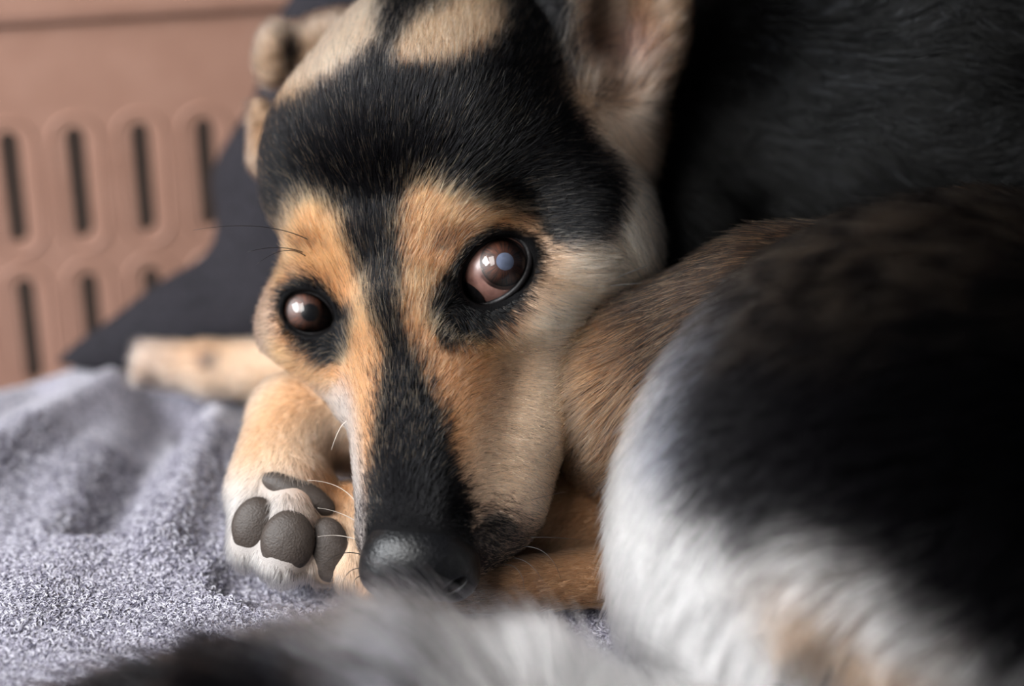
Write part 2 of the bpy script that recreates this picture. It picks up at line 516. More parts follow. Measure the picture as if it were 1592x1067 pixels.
# fur flow: strokes (px, py) -> direction on the picture plane plus depth lean
FLOW = {
 HEADR: [(650, 780, 0, 1, -.2), (630, 700, -.05, 1, 0), (640, 620, 0, 1, 0), (625, 540, 0, 1, 0), (605, 450, -.1, 1, 0), (590, 380, -.15, 1, 0), (590, 300, -.1, 1, 0), (600, 200, 0, 1, 0), (590, 110, 0, 1, 0),
         (680, 200, .35, 1, 0), (690, 100, .15, 1, 0), (720, 60, .2, 1, 0), (760, 230, .75, .8, 0), (830, 160, .7, .8, 0), (830, 280, 1, .25, 0), (900, 250, 1, .15, 0), (900, 330, 1, 0, 0), (780, 330, 1, .25, 0), (820, 60, .6, 1, 0),
         (500, 200, -.3, 1, 0), (440, 180, -.3, 1, -.3), (440, 280, -.7, .8, -.3), (410, 330, -.8, .6, -.4), (520, 280, -.35, 1, 0), (490, 330, -.3, 1, 0), (455, 400, -.8, .7, 0), (440, 440, -1, .2, -.3),
         (540, 400, -.3, 1, 0), (545, 470, -.25, 1, 0), (560, 540, -.2, 1, 0), (650, 330, .5, 1, 0), (645, 400, .25, 1, 0), (690, 330, .8, .7, 0), (690, 390, .4, .9, 0), (740, 345, 1, .35, 0), (800, 345, 1, -.05, 0),
         (660, 470, .1, 1, 0), (660, 540, .35, 1, 0), (700, 550, .7, .75, 0), (690, 620, .75, .7, 0), (720, 700, .9, .45, 0), (740, 600, 1, .25, 0), (790, 540, 1, -.15, 0), (800, 620, 1, -.1, 0), (850, 520, 1, -.15, 0), (860, 440, 1, .1, 0), (920, 420, 1, .1, 0), (980, 330, .4, -1, 0), (960, 400, .8, -.5, 0),
         (790, 700, 1, -.25, 0), (840, 650, 1, -.4, 0), (760, 780, 1, -.15, 0), (800, 830, .9, -.35, 0), (760, 880, .8, -.45, 0), (720, 780, .9, .2, 0),
         (560, 620, -.5, .9, 0), (545, 680, -.7, .7, 0), (565, 760, -.6, .75, 0), (500, 555, -.7, -.5, 0), (460, 530, -.9, -.4, 0), (500, 590, -.8, -.5, 0), (770, 500, .6, -.8, 0), (820, 470, .8, -.6, 0), (700, 510, -.2, -.8, 0)],
 EARR: [(900, 160, .6, .8, .5), (900, 100, 1, .5, .4), (900, 30, .9, .4, .4), (960, 120, .6, .9, .3), (960, 50, .9, .5, .3), (1010, 130, .6, .7, .2), (1030, 60, .6, .8, 0), (1000, 20, .9, .3, .2), (920, 190, .8, -.4, .3), (950, 230, .7, -.9, .2), (1000, 190, 1, -.4, 0), (930, 260, .6, -.9, 0),
        (850, 100, .3, 1, 0), (840, 20, .4, 1, 0), (490, 70, .2, 1, 0), (420, 80, -.3, 1, 0), (400, 190, -.4, -.9, 0), (560, 30, .6, .8, 0)],
 LEGR: [(470, 600, -.9, -.3, 0), (430, 650, -.6, -.9, 0), (380, 740, -.4, -1, 0), (350, 820, -.1, -1, 0), (430, 720, -.2, -1, 0), (490, 680, -.2, -1, 0), (400, 870, 0, -1, 0), (450, 800, 0, -1, 0), (500, 800, .2, -1, 0), (550, 830, 0, -1, 0),
        (720, 920, -1, -.1, 0), (850, 910, -1, -.05, 0), (950, 900, -1, 0, 0), (850, 820, -.8, -.5, 0), (440, 575, -1, 0, 0), (300, 570, -1, 0, 0), (210, 565, -1, -.2, 0)],
 BODYR: [(1050, 150, .8, -.6, 0), (1100, 60, .9, -.3, 0), (1150, 250, .9, -.45, 0), (1250, 150, 1, -.1, 0), (1300, 250, .95, -.35, 0), (1400, 60, 1, .05, 0), (1450, 160, 1, -.25, 0), (1550, 80, 1, -.15, 0), (1550, 230, 1, -.1, 0), (1350, 20, 1, .1, 0), (1020, 330, .6, -.8, 0)],
 THIGHR: [(900, 560, -.75, -.7, 0), (930, 650, -.6, -.9, 0), (960, 500, -.85, -.5, 0), (1050, 430, -.95, -.3, 0), (1150, 380, -.95, -.25, 0), (1250, 340, -.95, -.2, 0), (1400, 320, -1, -.1, 0), (1050, 520, -.9, -.5, 0), (1000, 700, -.5, -1, 0)],
 HIPR: [(1150, 480, -.8, -.65, 0), (1050, 600, -.7, -.8, 0), (980, 720, -.5, -1, 0), (960, 850, -.15, -1, 0), (980, 1000, 0, -1, 0), (1100, 800, -.45, -1, 0), (1150, 950, -.05, -1, 0), (1250, 600, -.9, -.35, 0), (1300, 420, -1, -.25, 0), (1450, 380, -1, -.1, 0), (1500, 600, -1, -.15, 0),
        (1350, 780, -.95, -.4, 0), (1300, 900, -.7, -.7, 0), (1350, 1000, -.35, -1, 0), (1500, 900, -.9, -.4, 0), (1530, 1020, -.8, -.5, 0), (1200, 700, -.8, -.6, 0)],
 TAILR: [(250, 1050, -.95, .15, 0), (400, 1000, -.9, .35, 0), (550, 960, -.8, .6, 0), (650, 950, -.7, .7, 0), (750, 970, -.65, .75, 0), (850, 1020, -.5, .85, 0), (950, 1100, -.4, .9, 0), (640, 1040, -.85, .4, 0)],
}

def flow(px, py, reg):
    v = np.zeros((len(px), 3))
    for r, st_ in FLOW.items():
        m = reg == r
        if not m.any(): continue
        s = np.array(st_, float)
        dirs = s[:, 2:] / np.linalg.norm(s[:, 2:], axis=1)[:, None]
        d2 = (px[m][:, None] - s[:, 0]) ** 2 + (py[m][:, None] - s[:, 1]) ** 2
        w = 1.0 / (d2 + 300.0) ** 1.6
        v[m] = (w @ dirs) / w.sum(1)[:, None]
    return v

def wave(p, f, seed):
    """cheap smooth 3-d noise: a few sines in fixed random directions"""
    g = np.random.default_rng(seed); r = np.zeros(len(p))
    for k in range(5):
        u = g.normal(size=3); u /= np.linalg.norm(u)
        r += np.sin(p @ u * f * (0.6 + 0.35 * k) + g.random() * 6.28)
    return r / 2.5

def curves(name, pts, rad, col, mat, parent):
    n, k, _ = pts.shape
    hc = bpy.data.hair_curves.new(name)
    hc.add_curves([k] * n)
    w = W(pts.reshape(-1, 3)) - np.array(parent['origin'])
    hc.attributes['position'].data.foreach_set('vector', w.astype(np.float32).ravel())
    a = hc.attributes.new('radius', 'FLOAT', 'POINT'); a.data.foreach_set('value', (rad * 0.01).astype(np.float32).ravel())
    a = hc.attributes.new('coat', 'FLOAT_COLOR', 'CURVE')
    a.data.foreach_set('color', np.concatenate([col, np.ones((n, 1))], 1).astype(np.float32).ravel())
    hc.materials.append(mat)
    o = bpy.data.objects.new(name, hc); C.objects.link(o)
    o.parent = parent; o['origin'] = list(parent['origin']); o['kind'] = 'stuff'
    return o

PADS = [  # px, py, depth, radii, angles
    (398, 818, -1.28, (0.78, 0.95, 0.45), (0, 0, -14)), (447, 843, -0.75, (0.86, 1.02, 0.5), (0, 0, -10)),
    (510, 855, -1.2, (0.7, 1.05, 0.45), (0, 0, 5)), (464, 768, -1.6, (1.3, 0.5, 0.5), (0, 0, -26))]
pad_prims = [E(a, b, c, r, g) for a, b, c, r, g in PADS]
NOSE = [E(650, 868, 1.2, (1.72, 1.3, 1.25), (0, 0, -4)), E(600, 890, 1.25, (0.8, 0.78, 0.85)), E(704, 888, 1.05, (0.85, 0.95, 0.85)),
        E(638, 822, 0.95, (1.1, 0.7, 0.75))]
NOSE_CUT = [E(592, 921, 1.75, (0.26, 0.18, 0.5), (0, 0, -25)), E(706, 908, 1.6, (0.44, 0.16, 0.5), (0, 0, 32)), E(640, 935, 2.2, (0.05, 0.4, 0.4))]

def grow(n_target, dens, seed):
    """fur roots on the body: area-weighted by dens(px, py, reg, normal)"""
    g = np.random.default_rng(seed)
    tri = np.concatenate([df[:, [0, 1, 2]], df[:, [0, 2, 3]]])
    a, b, c = dv[tri[:, 0]], dv[tri[:, 1]], dv[tri[:, 2]]
    ar = np.linalg.norm(np.cross(b - a, c - a), axis=1) * 0.5
    cen = (a + b + c) / 3
    r = reg_v[tri[:, 0]]
    x, y = proj(cen)
    nn = dn[tri].mean(1)
    w = ar * dens(x, y, cen, r, nn)
    cnt = g.poisson(w * (n_target / w.sum()))
    t = np.repeat(np.arange(len(tri)), cnt)
    u, v = g.random(len(t)), g.random(len(t))
    sw = u + v > 1; u[sw], v[sw] = 1 - u[sw], 1 - v[sw]
    bc = np.stack([1 - u - v, u, v], 1)
    p = (dv[tri[t]] * bc[:, :, None]).sum(1)
    n = (dn[tri[t]] * bc[:, :, None]).sum(1); n /= np.linalg.norm(n, axis=1)[:, None] + 1e-9
    return p, n

def density(x, y, cen, r, nn):
    view = np.array([0, 0, DIST]) - cen; view /= np.linalg.norm(view, axis=1)[:, None]
    f = (nn * view).sum(1)
    w = np.where(f < -0.25, 0.12, 1.0)
    off = np.maximum(np.maximum(-x - 40, x - 1632), np.maximum(-y - 60, y - 1127))
    w *= np.where(off > 150, 0.05, np.where(off > 0, 0.4, 1.0))
    w *= np.choose(r, [2.6, 1.3, 1.2, 0.75, 1.1, 0.75, 1.3])
    w = np.where(cen @ UP < -GY * ct - 0.1, 0.0, w)
    return w

rp, rn = grow(480000 * HAIR, density, 11)
rr = regions(rp)
px, py = proj(rp)
keep = np.ones(len(rp), bool)
hd = rr == HEADR
keep &= ~(hd & (eye_dist(px, py) < 10) & (rp[:, 2] > -5))
keep &= ~(hd & (group_sd(NOSE, rp, 0.3) < 0.03))
for q in pad_prims: keep &= sd(q, rp) > 0.03
rp, rn, rr, px, py = rp[keep], rn[keep], rr[keep], px[keep], py[keep]
N = len(rp); print('hairs', N)
T0 = flow(px, py, rr)
T0 += 0.22 * np.stack([wave(rp, 1.3, 1), wave(rp, 1.3, 2), wave(rp, 1.3, 3)], 1) * np.choose(rr, [.5, 1, .6, 1.6, .7, .8, .8])[:, None]
T0 += rng.normal(size=(N, 3)) * np.choose(rr, [.13, .22, .15, .25, .14, .13, .16])[:, None]
T0 -= rn * (T0 * rn).sum(1)[:, None]
T0 /= np.linalg.norm(T0, axis=1)[:, None] + 1e-9
# length (cm) by place
Lh = np.choose(rr, [0.85, 1.5, 0.55, 2.3, 1.7, 2.5, 3.0]).astype(float)
h = rr == HEADR
muz = sstep(py, 480, 640)
Lh[h] = (0.82 - 0.40 * muz[h])
Lh[h] *= 1 + 0.9 * sstep(px[h], 940, 1000) * sstep(py[h], 480, 420)
ed = eye_dist(px, py)
Lh[h] *= 0.3 + 0.7 * sstep(ed[h], 8, 55)
Lh[h] *= 0.35 + 0.65 * sstep(group_sd(NOSE, rp[h], 0.3), 0.0, 0.8)
Lh[(rr == EARR) & (px < 640)] = 0.55
Lh[(rr == EARR) & (px > 985)] *= 0.7
Lh *= rng.uniform(0.65, 1.15, N)
lift = np.choose(rr, [0.30, 0.5, 0.35, 0.32, 0.28, 0.36, 0.58]) * rng.uniform(0.6, 1.4, N)
wisp = (rr == TAILR) & (rng.random(N) < 0.10)
Lh[wisp] *= 1.45; lift[wisp] *= 1.35
KP = 5
pts = np.empty((N, KP, 3)); pts[:, 0] = rp - rn * 0.03
bend = rng.normal(size=(N, 3)) * 0.10
for k in range(1, KP):
    s = (k - 0.5) / (KP - 1)
    a = lift * (1.25 - 0.95 * s)
    dirn = T0 * np.cos(a)[:, None] + rn * np.sin(a)[:, None] + bend * s
    pts[:, k] = pts[:, k - 1] + dirn * (Lh / (KP - 1))[:, None]
# clumping: the tips of neighbours lean together
cs = np.choose(rr, [0.13, 0.28, 0.2, 0.4, 0.28, 0.5, 0.55])
q = np.floor((rp + 0.35 * np.stack([wave(rp, 4, 5), wave(rp, 4, 6), wave(rp, 4, 7)], 1) * cs[:, None]) / cs[:, None]).astype(np.int64)
q += 4000
key = ((q[:, 0] * 8192 + q[:, 1]) * 8192 + q[:, 2]) * 8 + rr
_, inv = np.unique(key, return_inverse=True)
cn = np.bincount(inv)
mean = np.stack([np.bincount(inv, pts[:, -1, i]) / cn for i in range(3)], 1)[inv]
amt = np.choose(rr, [0.25, 0.45, 0.3, 0.5, 0.4, 0.7, 0.75]) * rng.uniform(0.4, 1.1, N)
for k in range(1, KP):
    s = (k / (KP - 1)) ** 1.6
    pts[:, k] += (mean - pts[:, -1])[:, :] * (amt * s)[:, None] if k < KP - 1 else (mean - pts[:, k]) * amt[:, None]
# drop hairs that would lie across an eye
bad = np.zeros(N, bool)
for k in range(KP):
    kx, ky = proj(pts[:, k]); bad |= eye_dist(kx, ky) < 4
bad &= (rp[:, 2] > -6) & (rr == HEADR)
for nm in ('pts', 'rp', 'rn', 'rr', 'px', 'py', 'Lh', 'inv'): globals()[nm] = globals()[nm][~bad]
N = len(rp)
wid = np.choose(rr, [0.0105, 0.0115, 0.012, 0.014, 0.0125, 0.019, 0.019]) * rng.uniform(0.7, 1.3, N)
prof = np.array([1.0, 1.0, 0.85, 0.6, 0.15])
rad = wid[:, None] * prof[None]
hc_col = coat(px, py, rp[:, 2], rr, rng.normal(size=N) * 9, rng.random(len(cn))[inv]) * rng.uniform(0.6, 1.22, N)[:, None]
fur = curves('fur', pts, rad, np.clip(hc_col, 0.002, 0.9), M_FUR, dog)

# ---------------------------------------------------------------- eyes
def eye_material(nt, out):
    tc = node(nt, 'ShaderNodeTexCoord')
    nz = node(nt, 'ShaderNodeTexNoise'); nz.inputs['Scale'].default_value = 260; nz.inputs['Detail'].default_value = 5
    rp_ = node(nt, 'ShaderNodeValToRGB')
    rp_.color_ramp.elements[0].color = (*lin(78, 50, 44), 1); rp_.color_ramp.elements[1].color = (*lin(110, 80, 72), 1)
    rp_.color_ramp.elements[0].position = 0.3; rp_.color_ramp.elements[1].position = 0.6
    bs = node(nt, 'ShaderNodeBsdfPrincipled'); bs.inputs['Roughness'].default_value = 0.4; bs.inputs['Coat Weight'].default_value = 0.15; bs.inputs['Coat Roughness'].default_value = 0.05
    bs.inputs['Subsurface Weight'].default_value = 0.1; bs.inputs['Subsurface Scale'].default_value = 0.002
    nt.links.new(tc.outputs['Object'], nz.inputs['Vector']); nt.links.new(nz.outputs['Fac'], rp_.inputs[0]); nt.links.new(rp_.outputs[0], bs.inputs['Base Color']); nt.links.new(bs.outputs[0], out.inputs[0])
M_SCLERA = material('eye_white', eye_material)

def iris_material(nt, out):
    at = node(nt, 'ShaderNodeAttribute', attribute_name='radial')     # x = angle, y = radius
    sp = node(nt, 'ShaderNodeSeparateXYZ')
    mp = node(nt, 'ShaderNodeCombineXYZ')
    m1 = node(nt, 'ShaderNodeMath', operation='MULTIPLY'); m1.inputs[1].default_value = 9.0
    m2 = node(nt, 'ShaderNodeMath', operation='MULTIPLY'); m2.inputs[1].default_value = 1.6
    nz = node(nt, 'ShaderNodeTexNoise'); nz.inputs['Scale'].default_value = 1.4; nz.inputs['Detail'].default_value = 6
    r1 = node(nt, 'ShaderNodeValToRGB')
    r1.color_ramp.elements[0].color = (*lin(16, 9, 7), 1); r1.color_ramp.elements[1].color = (*lin(98, 52, 32), 1)
    r1.color_ramp.elements[0].position = 0.34; r1.color_ramp.elements[1].position = 0.72
    r2 = node(nt, 'ShaderNodeValToRGB')
    r2.color_ramp.elements[0].color = (0.25, 0.25, 0.25, 1); r2.color_ramp.elements[1].color = (0.06, 0.06, 0.06, 1); r2.color_ramp.elements[1].position = 1.0
    e = r2.color_ramp.elements.new(0.5); e.color = (1, 1, 1, 1)
    e = r2.color_ramp.elements.new(0.86); e.color = (0.8, 0.8, 0.8, 1)
    mx = node(nt, 'ShaderNodeMix', data_type='RGBA', blend_type='MULTIPLY'); mx.inputs['Factor'].default_value = 1
    bs = node(nt, 'ShaderNodeBsdfPrincipled'); bs.inputs['Roughness'].default_value = 0.5
    L = nt.links.new
    L(at.outputs['Vector'], sp.inputs[0]); L(sp.outputs[0], m1.inputs[0]); L(sp.outputs[1], m2.inputs[0])
    L(m1.outputs[0], mp.inputs[0]); L(m2.outputs[0], mp.inputs[1]); L(mp.outputs[0], nz.inputs['Vector'])
    L(nz.outputs['Fac'], r1.inputs[0]); L(sp.outputs[1], r2.inputs[0])
    L(r1.outputs[0], mx.inputs[6]); L(r2.outputs[0], mx.inputs[7]); L(mx.outputs[2], bs.inputs['Base Color']); L(bs.outputs[0], out.inputs[0])
M_IRIS = material('iris_brown', iris_material)

def cornea_material(nt, out):
    tr = node(nt, 'ShaderNodeBsdfTransparent')
    gl = node(nt, 'ShaderNodeBsdfGlossy'); gl.inputs['Roughness'].default_value = 0.015
    fr = node(nt, 'ShaderNodeFresnel'); fr.inputs['IOR'].default_value = 1.42
    mx = node(nt, 'ShaderNodeMixShader')
    nt.links.new(fr.outputs[0], mx.inputs[0]); nt.links.new(tr.outputs[0], mx.inputs[1]); nt.links.new(gl.outputs[0], mx.inputs[2]); nt.links.new(mx.outputs[0], out.inputs[0])
M_CORNEA = material('cornea_clear', cornea_material)
M_PUPIL = simple_mat('pupil_dark', lin(8, 8, 10), lin(14, 13, 15), 0.3, 80, 0.0)
M_PUPIL_REFLECT = simple_mat('pupil_painted_reflection', lin(84, 92, 112), lin(104, 112, 134), 0.3, 300, 0.0)  # window reflection painted into the near pupil as blue-grey
M_LID = simple_mat('eyelid_skin', lin(10, 9, 10), lin(20, 17, 18), 0.5, 700, 0.5, spec=0.22, bdist=0.0004)

def cap_mesh(cen, axis, R, ang, nr, na, shrink=1.0, dome=None):
    """spherical cap of half angle ang about axis; returns verts, faces, (angle, radius)"""
    z = axis / np.linalg.norm(axis); x = np.cross([0, 1, 0.1], z); x /= np.linalg.norm(x); y = np.cross(z, x)
    V = [cen + z * (R if dome is None else dome(0.0))]; rad = [(0, 0, 0)]; Fs = []
    for i in range(1, nr + 1):
        t = i / nr
        for k in range(na):
            a = 2 * math.pi * k / na
            rr_ = math.sin(ang * t) * R; zz = math.cos(ang * t) * R if dome is None else dome(t)
            V.append(cen + z * zz + (x * math.cos(a) + y * math.sin(a)) * rr_); rad.append((a, t, 0))
    for k in range(na): Fs.append((0, 1 + k, 1 + (k + 1) % na))
    for i in range(nr - 1):
        for k in range(na):
            a, b = 1 + i * na + k, 1 + i * na + (k + 1) % na
            Fs.append((a, a + na, b + na, b))
    return np.array(V), Fs, np.array(rad, float)

def uv_ball(cen, R, nu=40, nv=24):
    V = []; Fs = []
    for i in range(nv + 1):
        for k in range(nu):
            a, b = math.pi * i / nv, 2 * math.pi * k / nu
            V.append(cen + R * np.array([math.sin(a) * math.cos(b), math.cos(a), math.sin(a) * math.sin(b)]))
    for i in range(nv):
        for k in range(nu):
            Fs.append((i * nu + k, i * nu + (k + 1) % nu, (i + 1) * nu + (k + 1) % nu, (i + 1) * nu + k))
    return np.array(V), Fs

def tube(path, radii, nseg=8, close=False):
    path = np.asarray(path, float); n = len(path); V = []; Fs = []
    for i in range(n):
        t = path[(i + 1) % n] - path[i - 1] if close else path[min(i + 1, n - 1)] - path[max(i - 1, 0)]
        t = t / np.linalg.norm(t)
        u = np.cross(t, [0.1, 0.2, 1.0]); u /= np.linalg.norm(u); w = np.cross(t, u)
        for k in range(nseg):
            a = 2 * math.pi * k / nseg
            V.append(path[i] + radii[i] * (u * math.cos(a) + w * math.sin(a)))
    for i in range(n if close else n - 1):
        j = (i + 1) % n
        for k in range(nseg):
            k2 = (k + 1) % nseg
            Fs.append((i * nseg + k, i * nseg + k2, j * nseg + k2, j * nseg + k))
    if not close:
        Fs.append(tuple(range(nseg))[::-1]); Fs.append(tuple((n - 1) * nseg + k for k in range(nseg)))
    return np.array(V), Fs

GAZE = {'near': P(787, 405, -0.4), 'far': P(482, 486, -2.1)}
for key, e in EYES.items():
    cen = P(*e['c'], e['d']); R = e['R']
    eye = bpy.data.objects.new('eye', None); C.objects.link(eye); eye.parent = dog; eye['origin'] = list(dog['origin'])
    v, f = uv_ball(cen, R)
    mesh_obj('eyeball', v, f, M_SCLERA, eye)
    ax = GAZE[key] - cen; ax /= np.linalg.norm(ax)
    ang = math.asin(0.76 / R)
    zr = math.cos(ang) * R
    v, f, ra = cap_mesh(cen, ax, R, ang, 10, 48, dome=lambda t: R * 1.004 - (R * 1.004 - zr) * t * t + 0.015)
    o = mesh_obj('iris', v, f, M_IRIS, eye)
    at = o.data.attributes.new('radial', 'FLOAT_VECTOR', 'POINT'); at.data.foreach_set('vector', ra.astype(np.float32).ravel())
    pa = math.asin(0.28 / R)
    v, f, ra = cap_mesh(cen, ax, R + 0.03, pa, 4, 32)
    mesh_obj('pupil', v, f, M_PUPIL_REFLECT if key == 'near' else M_PUPIL, eye)
    if key == 'near':
        v, f, ra = cap_mesh(cen, P(706, 486, -0.9) - cen, R + 0.05, 0.42, 5, 32)
        mesh_obj('third_eyelid', v, f, M_LID, eye)
    v, f, ra = cap_mesh(cen, ax, R * 1.01, ang * 1.12, 12, 48, dome=lambda t: (R + 0.17) - (R + 0.17 - math.cos(ang * 1.12) * R) * t ** 2.2)
    mesh_obj('cornea', v, f, M_CORNEA, eye)
    # eyelid: a moist dark rim lying on the ball, wider at the tear duct
    path, rad_ = [], []
    a0 = math.radians(e['tilt']); s = (DIST - (e['d'] + R)) / FPX
    for k in range(56):
        a = 2 * math.pi * k / 56
        u, w = e['ax'][0] * 1.05 * math.cos(a), e['ax'][1] * 1.05 * math.sin(a)
        if key == 'near' and math.cos(a) < 0: u *= 1.0 + 0.18 * (-math.cos(a)) ** 3
        if key == 'far' and math.cos(a) > 0: u *= 1.0 + 0.14 * (math.cos(a)) ** 3
        X, Y = (u * math.cos(a0) - w * math.sin(a0)) * s, -(u * math.sin(a0) + w * math.cos(a0)) * s
        zz = math.sqrt(max(R * R - X * X - Y * Y, (0.45 * R) ** 2))
        path.append(cen + np.array([X, Y, zz + 0.07])); rad_.append(0.105)
    v, f = tube(path, rad_, 10, True)
    mesh_obj('eyelid', v, f, M_LID, dog)

# ---------------------------------------------------------------- nose, pads
M_NOSE = simple_mat('nose_leather', lin(7, 7, 8), lin(14, 14, 16), 0.34, 1300, 0.7, detail=2, spec=0.28, bdist=0.0004)
def f_nose(p):
    h = group_sd(NOSE, p, 0.35)
    for c in NOSE_CUT:
        v = -sd(c, p); k = 0.12
        hh = np.maximum(k - np.abs(h - v), 0) / k
        h = np.maximum(h, v) + hh * hh * k * 0.25
    return h
c0 = P(652, 865, 1.3)
nv_, nf_ = surface(f_nose, c0 - 2.6, c0 + 2.6, 0.06)
mesh_obj('nose', relax(nv_, nf_, 1), nf_, M_NOSE, dog)
M_PAD = simple_mat('paw_pad_leather', lin(44, 36, 31), lin(53, 44, 38), 0.6, 1400, 0.5, bdist=0.0005)
for q in pad_prims:
    def f_pad(p, q=q): return sd(q, p) + 0.006 * np.sin(p[:, 0] * 9) * np.sin(p[:, 1] * 8)
    v, f = surface(f_pad, q[1] - 1.4, q[1] + 1.4, 0.07)
    mesh_obj('paw_pad', relax(v, f, 2), f, M_PAD, dog)

# whiskers: (start px,py,d) (mid) (end), colour
M_WB = simple_mat('whisker_black', lin(18, 16, 16), lin(30, 26, 26), 0.4, 50, 0)
M_WW = simple_mat('whisker_pale', lin(190, 180, 170), lin(220, 212, 204), 0.4, 50, 0)
def whisker(a, b, c, r, mat):
    a, b, c = P(*a), P(*b), P(*c)
    ts = np.linspace(0, 1, 12)
    path = [(1 - t) ** 2 * a + 2 * t * (1 - t) * (2 * b - 0.5 * (a + c)) + t * t * c for t in ts]
    v, f = tube(path, [r * (1 - 0.85 * t) + 0.002 for t in ts], 5)
    mesh_obj('whisker', v, f, mat, dog)
for a, b, c, m in [
    ((478, 372, -1.0), (400, 352, -.4), (300, 358, 0), M_WB), ((470, 392, -1.0), (430, 385, -.6), (385, 392, -.2), M_WB), ((475, 398, -1.0), (440, 390, -.6), (398, 412, -.2), M_WB),
    ((562, 690, -1.3), (540, 655, -1.0), (515, 700, -.8), M_WW), ((556, 785, -.6), (525, 757, -.3), (478, 747, 0), M_WW), ((556, 812, -.6), (525, 797, -.3), (494, 790, 0), M_WW), ((556, 840, -.4), (525, 833, -.1), (494, 835, .2), M_WW),
    ((560, 862, -.3), (528, 862, 0), (500, 882, .3), M_WB), ((572, 885, .4), (545, 888, .6), (532, 912, .7), M_WB), ((575, 895, .4), (553, 900, .7), (552, 920, .8), M_WB),
    ((815, 755, -.5), (842, 725, -.6), (868, 688, -.7), M_WB), ((800, 748, -.4), (835, 722, -.4), (872, 682, -.4), M_WB), ((790, 790, .1), (835, 775, .1), (880, 765, .1), M_WB),
    ((825, 836, -.2), (860, 836, -.2), (905, 840, -.2), M_WB), ((815, 850, -.2), (850, 862, 0), (872, 900, .2), M_WB), ((800, 868, -.1), (826, 880, .2), (848, 912, .4), M_WB), ((785, 878, 0), (808, 890, .3), (815, 925, .5), M_WB),
    ((948, 437, -1.6), (975, 425, -1.4), (1010, 412, -1.2), M_WB), ((945, 445, -1.6), (975, 442, -1.4), (1000, 440, -1.2), M_WB)]:
    whisker(a, b, c, 0.016, m)

# ---------------------------------------------------------------- blanket
def wallpt(px, py, y0=19.0, sl=0.23):
    """point of the basket's back wall under a sight line, as (along, height) in world cm"""
    a = Winv(np.array([0, y0 + sl * 16, 0]) * 0.01); n_w = np.array([-sl, 1, 0]); n_d = Winv((n_w + 0.0) * 0.01) - Winv(np.zeros(3))
    o, r = np.array([0, 0, DIST]), P(px, py, 0) - np.array([0, 0, DIST])
    t = ((a - o) @ n_d) / (r @ n_d)
    w = W(o + r * t) * 100
    return w
GA, GB = G(0, 602), G(185, 548)
def seg_d(x, y, a, b):
    e = b - a
    t = np.clip(((x - a[0]) * e[0] + (y - a[1]) * e[1]) / (e @ e), 0, 1)
    return np.hypot(x - a[0] - t * e[0], y - a[1] - t * e[1])
def blanket_z(x, y):
    z = np.zeros_like(x)
    for a, b, hgt, w in [(G(175, 612), G(-30, 730), 1.1, 0.9), (G(268, 625), G(150, 800), -1.4, 1.15), (G(335, 655), G(255, 850), 0.8, 0.9), (G(60, 760), G(-40, 850), -0.3, 1.2),
                         (G(-20, 650), G(60, 600), -0.4, 0.7), (G(130, 840), G(20, 960), 0.25, 1.3)]:
        z += hgt * np.exp(-(seg_d(x, y, a, b) / w) ** 2)
    a, b = G(650, 960), G(1010, 945)
    z -= 0.55 * np.exp(-(seg_d(x, y, a, b) / 1.6) ** 2)
    z -= 0.35 * np.exp(-(seg_d(x, y, G(400, 880), G(540, 910)) / 1.2) ** 2)
    e = (GB - GA) / np.linalg.norm(GB - GA)
    s = -(x - GA[0]) * e[1] + (y - GA[1]) * e[0]
    s = np.minimum(s, 99)
    y_lim = 16.6 + 0.23 * (x + 16)
    s = np.maximum(s - np.maximum(x + 14, 0) * 0.0, -99)
    s = np.where(x < GB[0], s, np.where(True, y - np.minimum(y_lim, 18.0), s))
    z -= 0.35 * np.maximum(s + 0.6, 0) ** 2
    for q in (x - 26, -x - 24, -y - 20):
        z -= 0.35 * np.maximum(q + 2.5, 0) ** 2
    return np.maximum(z, -4.3)
bx, by = np.arange(-27, 29.01, 0.14), np.linspace(0, 1, 290)
XX, YY = np.meshgrid(bx, by, indexing='ij')
YY = -23 + YY * (19.0 + 0.23 * (XX + 16) - 0.7 + 23)      # the cloth stops short of the basket wall
ZZ = blanket_z(XX.ravel(), YY.ravel())
# the dog's weight presses the wool down where it lies
wd = W(dv) * 100
low = wd[wd[:, 2] < 0.45]
gx0, gy0, gs = -28.0, -24.0, 0.2
occ = np.zeros((300, 260))
ix, iy = ((low[:, 0] - gx0) / gs).astype(int), ((low[:, 1] - gy0) / gs).astype(int)
occ[np.clip(ix, 0, 299), np.clip(iy, 0, 259)] = 1
def blur(o, r):
    for ax in (0, 1):
        o = sum(np.roll(o, k, ax) for k in range(-r, r + 1)) / (2 * r + 1)
    return o
occ = blur((blur(occ, 3) > 0.02).astype(float), 1)
def press(x, y): return 0.5 * occ[np.clip(((x - gx0) / gs).astype(int), 0, 299), np.clip(((y - gy0) / gs).astype(int), 0, 259)]
ZZ = ZZ - press(XX.ravel(), YY.ravel())
q3 = np.stack([XX.ravel(), YY.ravel(), ZZ], 1)
ZZ = ZZ + 0.05 * wave(q3, 0.9, 21) + 0.022 * wave(q3, 9, 22) + rng.normal(size=len(ZZ)) * 0.012
q3[:, 2] = ZZ - 0.05
nx, ny = len(bx), len(by)
i0 = (np.arange(nx - 1)[:, None] * ny + np.arange(ny - 1)[None]).ravel()
bf = np.stack([i0, i0 + ny, i0 + ny + 1, i0 + 1], 1)
